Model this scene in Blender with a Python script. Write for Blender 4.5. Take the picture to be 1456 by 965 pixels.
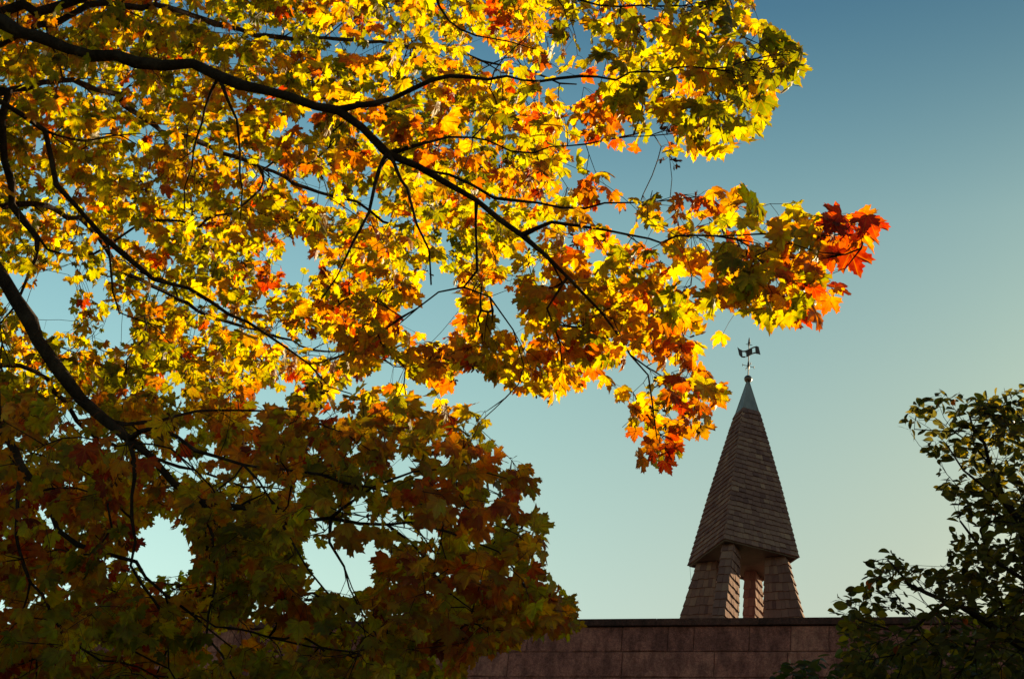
import bpy, math, random
import numpy as np
from mathutils import Vector, noise
random.seed(11); rng = np.random.default_rng(11)
sc = bpy.context.scene
for o in list(bpy.data.objects): bpy.data.objects.remove(o, do_unlink=True)
COL = sc.collection
R = math.radians

# ------------------------------------------------------------------ camera
PITCH, ROLL, FPX, EYE = 0.525, 0.119, 2200.0, 1.6
Fv = np.array([0, math.cos(PITCH), math.sin(PITCH)])
Uv0 = np.array([0, -math.sin(PITCH), math.cos(PITCH)])
Rv0 = np.array([1.0, 0, 0])
Rv = math.cos(ROLL)*Rv0 + math.sin(ROLL)*Uv0
Uv = -math.sin(ROLL)*Rv0 + math.cos(ROLL)*Uv0
CAMP = np.array([0, 0, EYE])
cam = bpy.data.cameras.new("camera"); camo = bpy.data.objects.new("camera", cam); COL.objects.link(camo)
from mathutils import Matrix
camo.matrix_world = Matrix(((Rv[0], Uv[0], -Fv[0], 0), (Rv[1], Uv[1], -Fv[1], 0), (Rv[2], Uv[2], -Fv[2], EYE), (0, 0, 0, 1)))
cam.sensor_width = 36; cam.lens = 36*FPX/1456; cam.clip_start = .1; cam.clip_end = 5000
sc.camera = camo

def ray(x, y):
    d = Fv + (x-728)/FPX*Rv - (y-482.5)/FPX*Uv
    return d/np.linalg.norm(d)
def at(x, y, dist): return CAMP + ray(x, y)*dist
def proj(P):
    P = np.asarray(P) - CAMP
    d = P@Fv
    return 728+FPX*(P@Rv)/d, 482.5-FPX*(P@Uv)/d

# ------------------------------------------------------------------ light
SUN_AZ, SUN_EL = 39.5, 21.0       # degrees right of the view direction (+Y), above the horizon
SUN_DIR = np.array([math.sin(R(SUN_AZ))*math.cos(R(SUN_EL)), math.cos(R(SUN_AZ))*math.cos(R(SUN_EL)), math.sin(R(SUN_EL))])
sl = bpy.data.lights.new("sun", 'SUN'); so = bpy.data.objects.new("sun", sl); COL.objects.link(so)
sl.energy = 4.8; sl.angle = R(.53); sl.color = (1, .72, .38)
so.rotation_euler = Vector(SUN_DIR).to_track_quat('Z', 'Y').to_euler()
w = bpy.data.worlds.new("World"); sc.world = w; w.use_nodes = True
nt = w.node_tree; nt.nodes.clear()
sky = nt.nodes.new('ShaderNodeTexSky'); sky.sky_type = 'NISHITA'; sky.sun_disc = False
sky.sun_elevation = R(SUN_EL); sky.sun_rotation = R(SUN_AZ); sky.altitude = 0
sky.air_density = 1.0; sky.dust_density = 1.2; sky.ozone_density = 1.5
mul = nt.nodes.new('ShaderNodeMix'); mul.data_type = 'RGBA'; mul.blend_type = 'MULTIPLY'; mul.inputs[0].default_value = 1
# the evening air: pale and greenish low down, deep teal blue higher up (a function of the elevation of the sky itself)
tcw = nt.nodes.new('ShaderNodeTexCoord'); sxw = nt.nodes.new('ShaderNodeSeparateXYZ'); nt.links.new(tcw.outputs['Generated'], sxw.inputs[0])
rw = nt.nodes.new('ShaderNodeValToRGB'); rw.color_ramp.interpolation = 'B_SPLINE'; ew = rw.color_ramp.elements
for _ in range(4): ew.new(.5)
for e_, (ps, c_) in zip(ew, [(0, (.92, .92, .60)), (.24, (.94, .85, .525)), (.40, (.69, .79, .495)), (.575, (.325, .51, .405)), (.68, (.088, .208, .24)), (1, (.06, .15, .19))]):
    e_.position = ps; e_.color = (*c_, 1)
nt.links.new(sxw.outputs[2], rw.inputs[0])
# ... and evened out round the compass: the Nishita aureole is stronger than the hazy one in the photograph
dp = nt.nodes.new('ShaderNodeVectorMath'); dp.operation = 'DOT_PRODUCT'; dp.inputs[1].default_value = (math.sin(R(SUN_AZ))*.5, math.cos(R(SUN_AZ))*.5, 0)
nt.links.new(tcw.outputs['Generated'], dp.inputs[0])
ad = nt.nodes.new('ShaderNodeMath'); ad.operation = 'ADD'; ad.inputs[1].default_value = .5; nt.links.new(dp.outputs['Value'], ad.inputs[0])
r2 = nt.nodes.new('ShaderNodeValToRGB'); e2 = r2.color_ramp.elements
for _ in range(6): e2.new(.5)
for e_, (ps, v_) in zip(e2, [(0, .30), (.5, .5), (.70, .96), (.78, .82), (.84, .62), (.885, .43), (.925, .275), (.985, .19)]):
    e_.position = ps; e_.color = (v_, v_, v_*(1+.22*max(0, ps-.84)/.145), 1)
nt.links.new(ad.outputs[0], r2.inputs[0])
m2 = nt.nodes.new('ShaderNodeMix'); m2.data_type = 'RGBA'; m2.blend_type = 'MULTIPLY'; m2.inputs[0].default_value = 1
nt.links.new(rw.outputs[0], m2.inputs[6]); nt.links.new(r2.outputs[0], m2.inputs[7]); nt.links.new(m2.outputs[2], mul.inputs[7])
bg = nt.nodes.new('ShaderNodeBackground'); bg.inputs[1].default_value = .142
wo = nt.nodes.new('ShaderNodeOutputWorld')
nt.links.new(sky.outputs[0], mul.inputs[6]); nt.links.new(mul.outputs[2], bg.inputs[0]); nt.links.new(bg.outputs[0], wo.inputs[0])
sc.view_settings.view_transform = 'Standard'; sc.view_settings.look = 'None'
sc.view_settings.exposure = 1.5; sc.view_settings.gamma = 1
sc.cycles.max_bounces = 10; sc.cycles.diffuse_bounces = 5; sc.cycles.transmission_bounces = 6; sc.cycles.sample_clamp_indirect = 6
sc.render.filter_size = 1.5

# ------------------------------------------------------------------ helpers
def tag(o, label=None, cat=None, group=None, kind=None):
    if label: o['label'] = label
    if cat: o['category'] = cat
    if group: o['group'] = group
    if kind: o['kind'] = kind
    return o
def empty(name, loc):
    o = bpy.data.objects.new(name, None); o.location = loc; COL.objects.link(o); return o

class MB:
    """collects polygons with a per-corner colour (tint, random, side) and a UV"""
    def __init__(s): s.v = []; s.f = []; s.c = []; s.uv = []; s.mi = []; s.n = 0; s.any_uv = False
    def add(s, verts, faces, col=(0, 0, 0), uv=None, mi=0):
        verts = np.asarray(verts, float); b = s.n
        s.v.append(verts); s.n += len(verts)
        for f in faces:
            s.f.append([b+i for i in f]); s.mi.append(mi)
        s.c.append(np.tile(np.array([col[0], col[1], col[2], 1.0]), (len(verts), 1)))
        s.uv.append(np.zeros((len(verts), 2)) if uv is None else np.asarray(uv, float))
        if uv is not None: s.any_uv = True
    def box(s, P, ax, ay, az, col=(0, 0, 0), mi=0):
        """corner P and three edge vectors"""
        P, ax, ay, az = map(lambda q: np.asarray(q, float), (P, ax, ay, az))
        v = [P, P+ax, P+ax+ay, P+ay, P+az, P+ax+az, P+ax+ay+az, P+ay+az]
        s.add(v, [(0, 3, 2, 1), (4, 5, 6, 7), (0, 1, 5, 4), (1, 2, 6, 5), (2, 3, 7, 6), (3, 0, 4, 7)], col, None, mi)
    def tube(s, pts, rad, sides=8, col=(0, 0, 0), mi=0, wob=0.0):
        pts = np.asarray(pts, float); rad = np.asarray(rad, float)
        ok = np.concatenate([[True], np.linalg.norm(np.diff(pts, axis=0), axis=1) > 1e-5]); pts = pts[ok]; rad = rad[ok]; n = len(pts)
        if n < 2: return
        T = np.gradient(pts, axis=0); T /= np.linalg.norm(T, axis=1)[:, None]+1e-12
        up = np.array([0, 0, 1.0]) if abs(T[0][2]) < .9 else np.array([1.0, 0, 0])
        N = np.cross(T[0], up); N /= np.linalg.norm(N)
        V = []
        for i in range(n):
            N = N - T[i]*(N@T[i]); N /= np.linalg.norm(N)+1e-12
            kn = 1+(.9*wob*2*noise.noise(Vector(pts[i])*7)+.8*wob*max(0, noise.noise(Vector(pts[i])*13+Vector((5, 5, 5)))-.25)*4 if wob else 0)
            B = np.cross(T[i], N)
            for k in range(sides):
                a = 2*math.pi*k/sides
                rr = rad[i]*kn*(1+(wob*(random.random()-.5)*1.6 if wob else 0))
                V.append(pts[i]+(N*math.cos(a)+B*math.sin(a))*rr)
        F = []
        for i in range(n-1):
            for k in range(sides):
                a = i*sides+k; b = i*sides+(k+1) % sides
                F.append((a, b, b+sides, a+sides))
        F.append(tuple(range(sides-1, -1, -1))); F.append(tuple(range((n-1)*sides, n*sides)))
        s.add(V, F, col, None, mi)
    def build(s, name, mats, parent=None, smooth=False):
        me = bpy.data.meshes.new(name)
        V = np.concatenate(s.v); C = np.concatenate(s.c); UV = np.concatenate(s.uv)
        me.from_pydata(V.tolist(), [], s.f)
        if not isinstance(mats, (list, tuple)): mats = [mats]
        for m in mats: me.materials.append(m)
        me.polygons.foreach_set('material_index', s.mi)
        if smooth: me.polygons.foreach_set('use_smooth', [True]*len(s.f))
        at_ = me.attributes.new('tint', 'FLOAT_COLOR', 'POINT'); at_.data.foreach_set('color', C.ravel())
        if s.any_uv:
            ul = me.uv_layers.new(name='UVMap')
            li = np.empty(len(me.loops), int); me.loops.foreach_get('vertex_index', li)
            ul.data.foreach_set('uv', UV[li].ravel())
        me.update()
        o = bpy.data.objects.new(name, me); COL.objects.link(o)
        if parent:
            o.parent = parent
            # root parents sit at a world position: keep vertices in world space
            off = Vector((0, 0, 0)); p = parent
            while p: off += p.location; p = p.parent
            o.location = -off
        return o

# ------------------------------------------------------------------ materials
def newmat(name):
    m = bpy.data.materials.new(name); m.use_nodes = True; m.node_tree.nodes.clear()
    N = m.node_tree.nodes; L = m.node_tree.links
    out = N.new('ShaderNodeOutputMaterial'); p = N.new('ShaderNodeBsdfPrincipled'); L.new(p.outputs[0], out.inputs[0])
    return m, N, L, p, out
def ramp(N, stops):
    r = N.new('ShaderNodeValToRGB'); e = r.color_ramp.elements
    while len(e) < len(stops): e.new(.5)
    for q, (pos, c) in zip(e, stops): q.position = pos; q.color = (*c, 1)
    return r
def tex(N, L, scale, detail=4, rough=.55, coord='Object', stretch=None):
    tc = N.new('ShaderNodeTexCoord'); n = N.new('ShaderNodeTexNoise')
    n.inputs['Scale'].default_value = scale; n.inputs['Detail'].default_value = detail; n.inputs['Roughness'].default_value = rough
    if stretch:
        mp = N.new('ShaderNodeMapping'); mp.inputs['Scale'].default_value = stretch
        L.new(tc.outputs[coord], mp.inputs[0]); L.new(mp.outputs[0], n.inputs['Vector'])
    else: L.new(tc.outputs[coord], n.inputs['Vector'])
    return n
def math_(N, L, op, a, b=None, c=None):
    m = N.new('ShaderNodeMath'); m.operation = op
    for i, q in enumerate((a, b, c)):
        if q is None: continue
        if isinstance(q, (int, float)): m.inputs[i].default_value = q
        else: L.new(q, m.inputs[i])
    return m.outputs[0]
def mixc(N, L, fac, a, b, blend='MIX'):
    m = N.new('ShaderNodeMix'); m.data_type = 'RGBA'; m.blend_type = blend
    for i, q in ((0, fac), (6, a), (7, b)):
        if isinstance(q, (int, float)): m.inputs[i].default_value = q
        elif isinstance(q, tuple): m.inputs[i].default_value = (*q, 1)
        else: L.new(q, m.inputs[i])
    return m.outputs[2]
def bump(N, L, p, h, strength, dist):
    b = N.new('ShaderNodeBump'); b.inputs['Strength'].default_value = strength; b.inputs['Distance'].default_value = dist
    L.new(h, b.inputs['Height']); L.new(b.outputs[0], p.inputs['Normal']); return b
def attr(N, L):
    a = N.new('ShaderNodeAttribute'); a.attribute_name = 'tint'
    s = N.new('ShaderNodeSeparateColor'); L.new(a.outputs['Color'], s.inputs[0]); return s.outputs

def leaf_material(name, stops, trans_boost=2.05, noise_amt=.3, veins=True, tmix=.62):
    """thin leaf: pigment ramp driven by a per-leaf value, blotches, veins, light through it"""
    m, N, L, p, out = newmat(name)
    r, g, b = attr(N, L)[:3]
    nz = tex(N, L, 22, 3, .6)
    nz2 = tex(N, L, 90, 2, .5)
    d = math_(N, L, 'MULTIPLY', math_(N, L, 'SUBTRACT', nz.outputs[0], .5), noise_amt*2)
    t = math_(N, L, 'ADD', r, d)
    rp = ramp(N, stops); L.new(t, rp.inputs[0])
    col = rp.outputs[0]
    # speckles of brown
    sp = ramp(N, [(.66, (0, 0, 0)), (.74, (1, 1, 1))]); L.new(nz2.outputs[0], sp.inputs[0])
    col = mixc(N, L, math_(N, L, 'MULTIPLY', sp.outputs[0], .45), col, (.12, .05, .015))
    # a little value change leaf to leaf
    hsv = N.new('ShaderNodeHueSaturation'); L.new(col, hsv.inputs['Color'])
    L.new(math_(N, L, 'ADD', math_(N, L, 'MULTIPLY', g, .30), .36), hsv.inputs['Value'])
    col = hsv.outputs[0]
    if veins:
        uvn = N.new('ShaderNodeUVMap'); uvn.uv_map = 'UVMap'
        sx = N.new('ShaderNodeSeparateXYZ'); L.new(uvn.outputs[0], sx.inputs[0])
        x, y = sx.outputs[0], sx.outputs[1]
        vm = None
        for ang in (0, 42, -42, 84, -84):
            ca, sa = math.cos(R(ang)), math.sin(R(ang))
            u = math_(N, L, 'ABSOLUTE', math_(N, L, 'SUBTRACT', math_(N, L, 'MULTIPLY', x, ca), math_(N, L, 'MULTIPLY', y, sa)))
            v = math_(N, L, 'ADD', math_(N, L, 'MULTIPLY', x, sa), math_(N, L, 'MULTIPLY', y, ca))
            wd = math_(N, L, 'LESS_THAN', u, .022)
            wd = math_(N, L, 'MULTIPLY', wd, math_(N, L, 'GREATER_THAN', v, 0.0))
            vm = wd if vm is None else math_(N, L, 'MAXIMUM', vm, wd)
        col = mixc(N, L, math_(N, L, 'MULTIPLY', vm, .35), col, (.25, .12, .02))
        rr_ = math_(N, L, 'SQRT', math_(N, L, 'ADD', math_(N, L, 'MULTIPLY', x, x), math_(N, L, 'POWER', math_(N, L, 'SUBTRACT', y, .25), 2)))
        nz3 = tex(N, L, 30, 3, .6)
        ed_ = ramp(N, [(.82, (0, 0, 0)), (.98, (1, 1, 1))]); L.new(math_(N, L, 'ADD', math_(N, L, 'MULTIPLY', rr_, .62), nz3.outputs[0]), ed_.inputs[0])
        col = mixc(N, L, math_(N, L, 'MULTIPLY', ed_.outputs[0], .7), col, (.16, .05, .012))
    under = mixc(N, L, .66, col, (.05, .028, .014))       # the dull pale underside / waxy top reflects less pigment than shines through
    L.new(under, p.inputs['Base Color']); p.inputs['Roughness'].default_value = .5
    p.inputs['Specular IOR Level'].default_value = .3
    tr = N.new('ShaderNodeBsdfTranslucent')
    tc = N.new('ShaderNodeHueSaturation'); L.new(col, tc.inputs['Color']); tc.inputs['Saturation'].default_value = 1.12; tc.inputs['Value'].default_value = trans_boost
    L.new(tc.outputs[0], tr.inputs[0])
    mx = N.new('ShaderNodeMixShader'); mx.inputs[0].default_value = tmix
    L.new(p.outputs[0], mx.inputs[1]); L.new(tr.outputs[0], mx.inputs[2]); L.new(mx.outputs[0], out.inputs[0])
    return m

M = {}
M['maple'] = leaf_material('maple_leaf', [(0, (.10, .105, .010)), (.25, (.32, .36, .014)), (.43, (.70, .64, .018)), (.58, (.84, .44, .015)),
                                         (.74, (.76, .21, .015)), (.88, (.58, .07, .018)), (1, (.30, .03, .02))])
M['oval'] = leaf_material('oval_leaf', [(0, (.045, .050, .016)), (.45, (.12, .115, .028)), (.75, (.40, .30, .04)), (.92, (.5, .26, .03)), (1, (.6, .10, .02))],
                          trans_boost=2.6, noise_amt=.12, veins=False, tmix=.6)
M['low'] = leaf_material('low_leaf', [(0, (.04, .07, .012)), (.5, (.09, .12, .02)), (1, (.22, .20, .03))], noise_amt=.15, veins=False, tmix=.4)

m, N, L, p, out = newmat('bark')
n1 = tex(N, L, 14, 8, .65, stretch=(1, 1, .35)); n2 = tex(N, L, 60, 4, .6)
rp = ramp(N, [(.3, (.016, .010, .009)), (.55, (.040, .027, .023)), (.75, (.085, .062, .052))]); L.new(n1.outputs[0], rp.inputs[0])
L.new(rp.outputs[0], p.inputs['Base Color']); p.inputs['Roughness'].default_value = .95; p.inputs['Specular IOR Level'].default_value = .12
bump(N, L, p, math_(N, L, 'ADD', n1.outputs[0], math_(N, L, 'MULTIPLY', n2.outputs[0], .5)), 1.0, .03); M['bark'] = m

m, N, L, p, out = newmat('petiole'); p.inputs['Base Color'].default_value = (.16, .045, .02, 1); p.inputs['Roughness'].default_value = .9; p.inputs['Specular IOR Level'].default_value = .1; M['petiole'] = m
m, N, L, p, out = newmat('seed'); r, g, b = attr(N, L)[:3]
rp = ramp(N, [(0, (.07, .025, .012)), (1, (.20, .09, .03))]); L.new(g, rp.inputs[0]); L.new(rp.outputs[0], p.inputs['Base Color']); p.inputs['Roughness'].default_value = 1; p.inputs['Specular IOR Level'].default_value = .05; M['seed'] = m

def shingle_mat(name, stops):
    m, N, L, p, out = newmat(name)
    r, g, b = attr(N, L)[:3]
    grain = tex(N, L, 9, 7, .7, stretch=(6, 6, .8)); blot = tex(N, L, 1.6, 5, .6)
    t = math_(N, L, 'ADD', math_(N, L, 'MULTIPLY', r, .55), math_(N, L, 'MULTIPLY', math_(N, L, 'ADD', grain.outputs[0], blot.outputs[0]), .35))
    rp = ramp(N, stops); L.new(t, rp.inputs[0])
    L.new(rp.outputs[0], p.inputs['Base Color']); p.inputs['Roughness'].default_value = .95; p.inputs['Specular IOR Level'].default_value = .06
    bump(N, L, p, grain.outputs[0], .6, .006); return m
M['shingle'] = shingle_mat('wood_shingle', [(.25, (.075, .037, .041)), (.42, (.140, .072, .075)), (.62, (.20, .107, .102)), (.9, (.31, .185, .15))])
m, N, L, p, out = newmat('soffit'); n1 = tex(N, L, 8, 6, .6, stretch=(1, 6, 1)); rp = ramp(N, [(.3, (.06, .035, .03)), (.7, (.13, .08, .065))])
L.new(n1.outputs[0], rp.inputs[0]); L.new(rp.outputs[0], p.inputs['Base Color']); p.inputs['Roughness'].default_value = .8; M['soffit'] = m
m, N, L, p, out = newmat('lead_metal'); n1 = tex(N, L, 5, 6, .6, stretch=(1, 1, .4)); rp = ramp(N, [(.3, (.15, .15, .17)), (.6, (.25, .25, .27)), (.8, (.34, .34, .36))])
L.new(n1.outputs[0], rp.inputs[0]); L.new(rp.outputs[0], p.inputs['Base Color']); p.inputs['Roughness'].default_value = .55; p.inputs['Metallic'].default_value = .25
bump(N, L, p, n1.outputs[0], .3, .01); M['lead'] = m
m, N, L, p, out = newmat('dark_iron'); n1 = tex(N, L, 20, 4, .6); rp = ramp(N, [(.3, (.05, .03, .03)), (.7, (.11, .075, .07))])
L.new(n1.outputs[0], rp.inputs[0]); L.new(rp.outputs[0], p.inputs['Base Color']); p.inputs['Roughness'].default_value = .5; p.inputs['Metallic'].default_value = .4; M['iron'] = m
m, N, L, p, out = newmat('copper_ball'); n1 = tex(N, L, 12, 4, .6); rp = ramp(N, [(.3, (.10, .06, .055)), (.7, (.20, .15, .13))])
L.new(n1.outputs[0], rp.inputs[0]); L.new(rp.outputs[0], p.inputs['Base Color']); p.inputs['Roughness'].default_value = .35; p.inputs['Metallic'].default_value = .7; M['ball'] = m

def stone_mat(name, dark=1.0):
    m, N, L, p, out = newmat(name)
    r, g, b = attr(N, L)[:3]
    n1 = tex(N, L, 2.2, 8, .62); n2 = tex(N, L, 26, 6, .7); n3 = tex(N, L, 4, 6, .65, stretch=(1.6, 1.6, .7)); n4 = tex(N, L, 85, 3, .7)
    t = math_(N, L, 'ADD', math_(N, L, 'MULTIPLY', r, .20), math_(N, L, 'ADD', math_(N, L, 'MULTIPLY', n1.outputs[0], .42), math_(N, L, 'ADD', math_(N, L, 'MULTIPLY', math_(N, L, 'SUBTRACT', n2.outputs[0], .3), .75), math_(N, L, 'MULTIPLY', math_(N, L, 'SUBTRACT', n4.outputs[0], .5), .9))))
    d = dark
    rp = ramp(N, [(.28, (.27*d, .088*d, .085*d)), (.5, (.55*d, .185*d, .165*d)), (.72, (.74*d, .31*d, .25*d))]); L.new(t, rp.inputs[0])
    st = ramp(N, [(.40, (.30, .26, .30)), (.58, (1, 1, 1))]); L.new(n3.outputs[0], st.inputs[0])
    col = mixc(N, L, .7, rp.outputs[0], st.outputs[0], 'MULTIPLY')
    L.new(col, p.inputs['Base Color']); p.inputs['Roughness'].default_value = .92
    bump(N, L, p, math_(N, L, 'ADD', n1.outputs[0], math_(N, L, 'ADD', n2.outputs[0], math_(N, L, 'MULTIPLY', n4.outputs[0], .35))), 1.0, .05); return m
M['stone'] = stone_mat('brown_sandstone'); M['coping'] = stone_mat('dark_coping', .30)
m, N, L, p, out = newmat('mortar'); n1 = tex(N, L, 40, 4, .6); rp = ramp(N, [(.3, (.26, .10, .09)), (.7, (.44, .19, .17))])
L.new(n1.outputs[0], rp.inputs[0]); L.new(rp.outputs[0], p.inputs['Base Color']); p.inputs['Roughness'].default_value = .95; M['mortar'] = m
m, N, L, p, out = newmat('flat_roof'); n1 = tex(N, L, 6, 6, .6); rp = ramp(N, [(.3, (.07, .065, .06)), (.7, (.14, .13, .12))])
L.new(n1.outputs[0], rp.inputs[0]); L.new(rp.outputs[0], p.inputs['Base Color']); p.inputs['Roughness'].default_value = .95; M['roof'] = m
m, N, L, p, out = newmat('lawn'); n1 = tex(N, L, .6, 8, .65); n2 = tex(N, L, 12, 4, .7)
rp = ramp(N, [(.3, (.035, .05, .015)), (.55, (.07, .085, .025)), (.75, (.16, .11, .035))])
L.new(math_(N, L, 'ADD', math_(N, L, 'MULTIPLY', n1.outputs[0], .6), math_(N, L, 'MULTIPLY', n2.outputs[0], .4)), rp.inputs[0])
L.new(rp.outputs[0], p.inputs['Base Color']); p.inputs['Roughness'].default_value = .95; bump(N, L, p, n2.outputs[0], .8, .05); M['lawn'] = m

# ------------------------------------------------------------------ ground
g = MB(); S = 2500; g.add([(-S, -S, 0), (S, -S, 0), (S, S, 0), (-S, S, 0)], [(0, 1, 2, 3)])
tag(g.build('ground', M['lawn']), kind='structure')

# ------------------------------------------------------------------ stone wall and the building it belongs to
HW = EYE+7.0
d1, d2 = ray(300, 887), ray(1180, 880)
W1, W2 = CAMP+d1*7.0/d1[2], CAMP+d2*7.0/d2[2]
wd = (W2-W1)/np.linalg.norm(W2-W1); wn = np.array([-wd[1], wd[0], 0])      # wn points away from the camera
if wn[1] < 0: wn = -wn
def wall_s(x, y):
    d = ray(x, y); t = ((W1-CAMP)@wn)/(d@wn); P = CAMP+d*t
    return (P-W1)@wd, P[2]
bld = empty('stone_building', (float(W1[0]), float(W1[1]), 0))
tag(bld, 'reddish brown sandstone building wall of large blocks under a dark coping, below the steeple', 'building')
S0, S1 = -20.0, 14.0
zc = HW-.09
zb1 = wall_s(1000, 927)[1]; rowh = zc-zb1
b = MB()
def block(s0, s1, z0, z1, tone, chip=False):
    g = .004; s0 += g; s1 -= g; z0 += g; z1 -= g
    nx = max(4, int((s1-s0)/.07)); nz = max(4, int((z1-z0)/.07))
    us = [0, .012/(s1-s0)]+[q/(nx-2) for q in range(1, nx-2)]+[1-.012/(s1-s0), 1]
    vs_ = [0, .012/(z1-z0)]+[q/(nz-2) for q in range(1, nz-2)]+[1-.012/(z1-z0), 1]
    V = []; F = []
    ins = .012
    for j in range(nz+1):
        for i in range(nx+1):
            s = s0+(s1-s0)*us[i]; z = z0+(z1-z0)*vs_[j]
            e = min(s-s0, s1-s, z-z0, z1-z)
            out = .029 if e < 1e-6 else .036+.016*noise.noise(Vector((s*5, z*5, tone*9)))+.012*noise.noise(Vector((s*14, z*14, 3)))
            if chip and e > 1e-6:
                u = (s-s0)/(s1-s0); v = (z-z0)/(z1-z0); line = .56+.16*math.sin(u*5.2+.3)
                if v < line: out -= .034*max(0, min(1, (line-v)*6))*max(0, min(1, (v-.1)*3))*(1 if .10 < u < .85 else 0)
            out = max(out, .006)
            V.append(W1+wd*s-wn*(out+.0)+np.array([0, 0, z-HW]))
    for j in range(nz):
        for i in range(nx):
            a = j*(nx+1)+i; F.append((a, a+1, a+nx+2, a+nx+1))
    b.add(V, F, (tone, random.random(), 0))
def course(joints, z0, z1, chipat=None):
    for q in range(len(joints)-1):
        block(joints[q], joints[q+1], z0, z1, random.random(), chipat == q)
jx = [wall_s(x, 910)[0] for x in (885, 950, 987, 1066, 1125)]
left = [jx[0]]
while left[0] > S0: left.insert(0, left[0]-random.uniform(.9, 1.7))
right = [jx[-1]]
while right[-1] < S1: right.append(right[-1]+random.uniform(.4, .8))
course(left[:-1]+jx+right[1:], zb1, zc, chipat=len(left)-1+1)
z = zb1
for k in range(22):
    z0 = max(0.0, z-rowh*(1.0 if k < 14 else 1.35))
    if z <= .01: break
    if k == 0:
        jl = [wall_s(x, 945)[0] for x in (885, 1016, 1120)]
        lf = [jl[0]]
        while lf[0] > S0: lf.insert(0, lf[0]-random.uniform(1.0, 1.9))
        rt = [jl[-1]]
        while rt[-1] < S1: rt.append(rt[-1]+random.uniform(.5, .9))
        course(lf[:-1]+jl+rt[1:], z0, z)
    else:
        j = [S0-random.random()]
        while j[-1] < S1: j.append(j[-1]+random.uniform(.5, 1.2))
        course(j, z0, z)
    z = z0
b.build('wall', M['stone'], bld)
mb = MB(); o_ = W1+wd*(S0-.3); mb.box(np.array([o_[0], o_[1], 0]), wd*(S1-S0+.6), wn*.5, (0, 0, zc-.004)); mb.build('wall_core', M['mortar'], bld)
cp = MB(); s = S0-.3
while s < S1+.3:
    ln = random.uniform(1.1, 1.5); dz = random.uniform(-.002, .003); dy = random.uniform(-.003, .004)
    cp.box(W1+wd*(s+.003)-wn*(.075+dy)+np.array([0, 0, -.087]), wd*(ln-.006), wn*.645, (0, 0, .087+dz), (random.random(), 0, 0)); s += ln
cp.build('coping', M['coping'], bld)
# flat roof behind the parapet, ending short of the steeple's far side, and its other walls
rb = MB(); o_ = W1+wd*(S0-.3)+wn*.5; rb.box(np.array([o_[0], o_[1], 0]), wd*(S1-S0+.6), wn*21, (0, 0, HW-.6)); rb.build('roof', M['roof'], bld)

# unseen block added to the right so its top edge shades the lower boughs
pe = ray(900, 645); nn = np.cross(SUN_DIR, pe); ed = np.cross(nn, [0, 0, 1.0]); ed /= np.linalg.norm(ed)
if ed[0] < 0: ed = -ed
en = np.array([-ed[1], ed[0], 0])
if en[1] < 0: en = -en
wc = SUN_DIR*40/math.cos(R(SUN_EL)); zt = EYE+wc[2]
P0 = np.array([wc[0], wc[1], 0])-ed*10.2
wg = MB()
def shade_box(P, a, bb, h):
    wg.box(P, a, bb, (0, 0, h))
# plain body and top slab of the added block
wg.box(P0, ed*34, en*10, (0, 0, zt-.25), (0.5, 0, 0))
wg.box(P0-ed*.15-en*.15+np.array([0, 0, zt-.25]), ed*34.3, en*10.3, (0, 0, .25), (.2, 0, 0))
for q_ in (P0, P0+[0, 0, zt]): print('wing corner', q_, proj(q_), 'ed', ed)
shade_block = wg.build('shade_block', M['stone'], bld)  # added for its shadow, only parented to the building

# ------------------------------------------------------------------ steeple
SX, SY = 5.867, 33.0
TH = -.495
def Z(z): return z+EYE
def cdir(k):
    a = TH-math.pi/2+k*math.pi/2
    return np.array([math.cos(a), math.sin(a), 0])
SC = np.array([SX, SY, 0.0])
ZE, ZC, ZA = Z(13.992), Z(17.858), Z(18.72)
prof = [(ZE, 1.316), (Z(15.75), .885), (Z(17.1), .515), (ZC, .298)]
def prad(z):
    for (z0, r0), (z1, r1) in zip(prof, prof[1:]):
        if z <= z1: return r0+(r1-r0)*(z-z0)/(z1-z0)
    return prof[-1][1]
st = empty('steeple', (SX, SY, HW-.6))
tag(st, 'tall wood shingled steeple with open pier base, metal cap and weathervane above the wall', 'steeple')

def shingle_face(mb, BL, BR, TR, TL, expo, wmin, wmax, thick=.016, tone=0.5, jit=.013):
    """overlapping tapered shingles on a planar quad; BL..BR is the lower edge, outward normal by BL->BR x up"""
    BL, BR, TR, TL = map(lambda q: np.asarray(q, float), (BL, BR, TR, TL))
    hgt = np.linalg.norm((TL+TR)/2-(BL+BR)/2); nrow = max(1, round(hgt/expo))
    nrm = np.cross(BR-BL, (TL+TR)/2-(BL+BR)/2); nrm /= np.linalg.norm(nrm)
    def pt(u, v): return (BL*(1-u)+BR*u)*(1-v)+(TL*(1-u)+TR*u)*v
    for r in range(nrow):
        v0 = r/nrow; v1 = min(1, (r+1.06)/nrow)
        L0 = np.linalg.norm(pt(1, v0)-pt(0, v0))
        if L0 < .02: continue
        us = [0.0]; 
        while us[-1] < 1: us.append(us[-1]+random.uniform(wmin, wmax)/L0)
        us[-1] = 1.0
        if len(us) > 2 and us[-1]-us[-2] < .35*wmin/L0: us.pop(-2)
        rt = tone+random.uniform(-.12, .12)
        for a, c in zip(us, us[1:]):
            ga = .0025/L0; dv = random.uniform(-jit, jit)/hgt if r else 0
            th = thick*random.uniform(.8, 1.25); tt = .002
            q = [pt(a+ga, v0+dv), pt(c-ga, v0+dv), pt(c-ga, v1), pt(a+ga, v1)]
            V = q+[q[0]+nrm*th, q[1]+nrm*th, q[2]+nrm*tt, q[3]+nrm*tt]
            tn = min(1, max(0, random.gauss(rt, .16)))
            mb.add(V, [(4, 5, 6, 7), (0, 1, 5, 4), (1, 2, 6, 5), (3, 0, 4, 7)], (tn, random.random(), 0))
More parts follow.
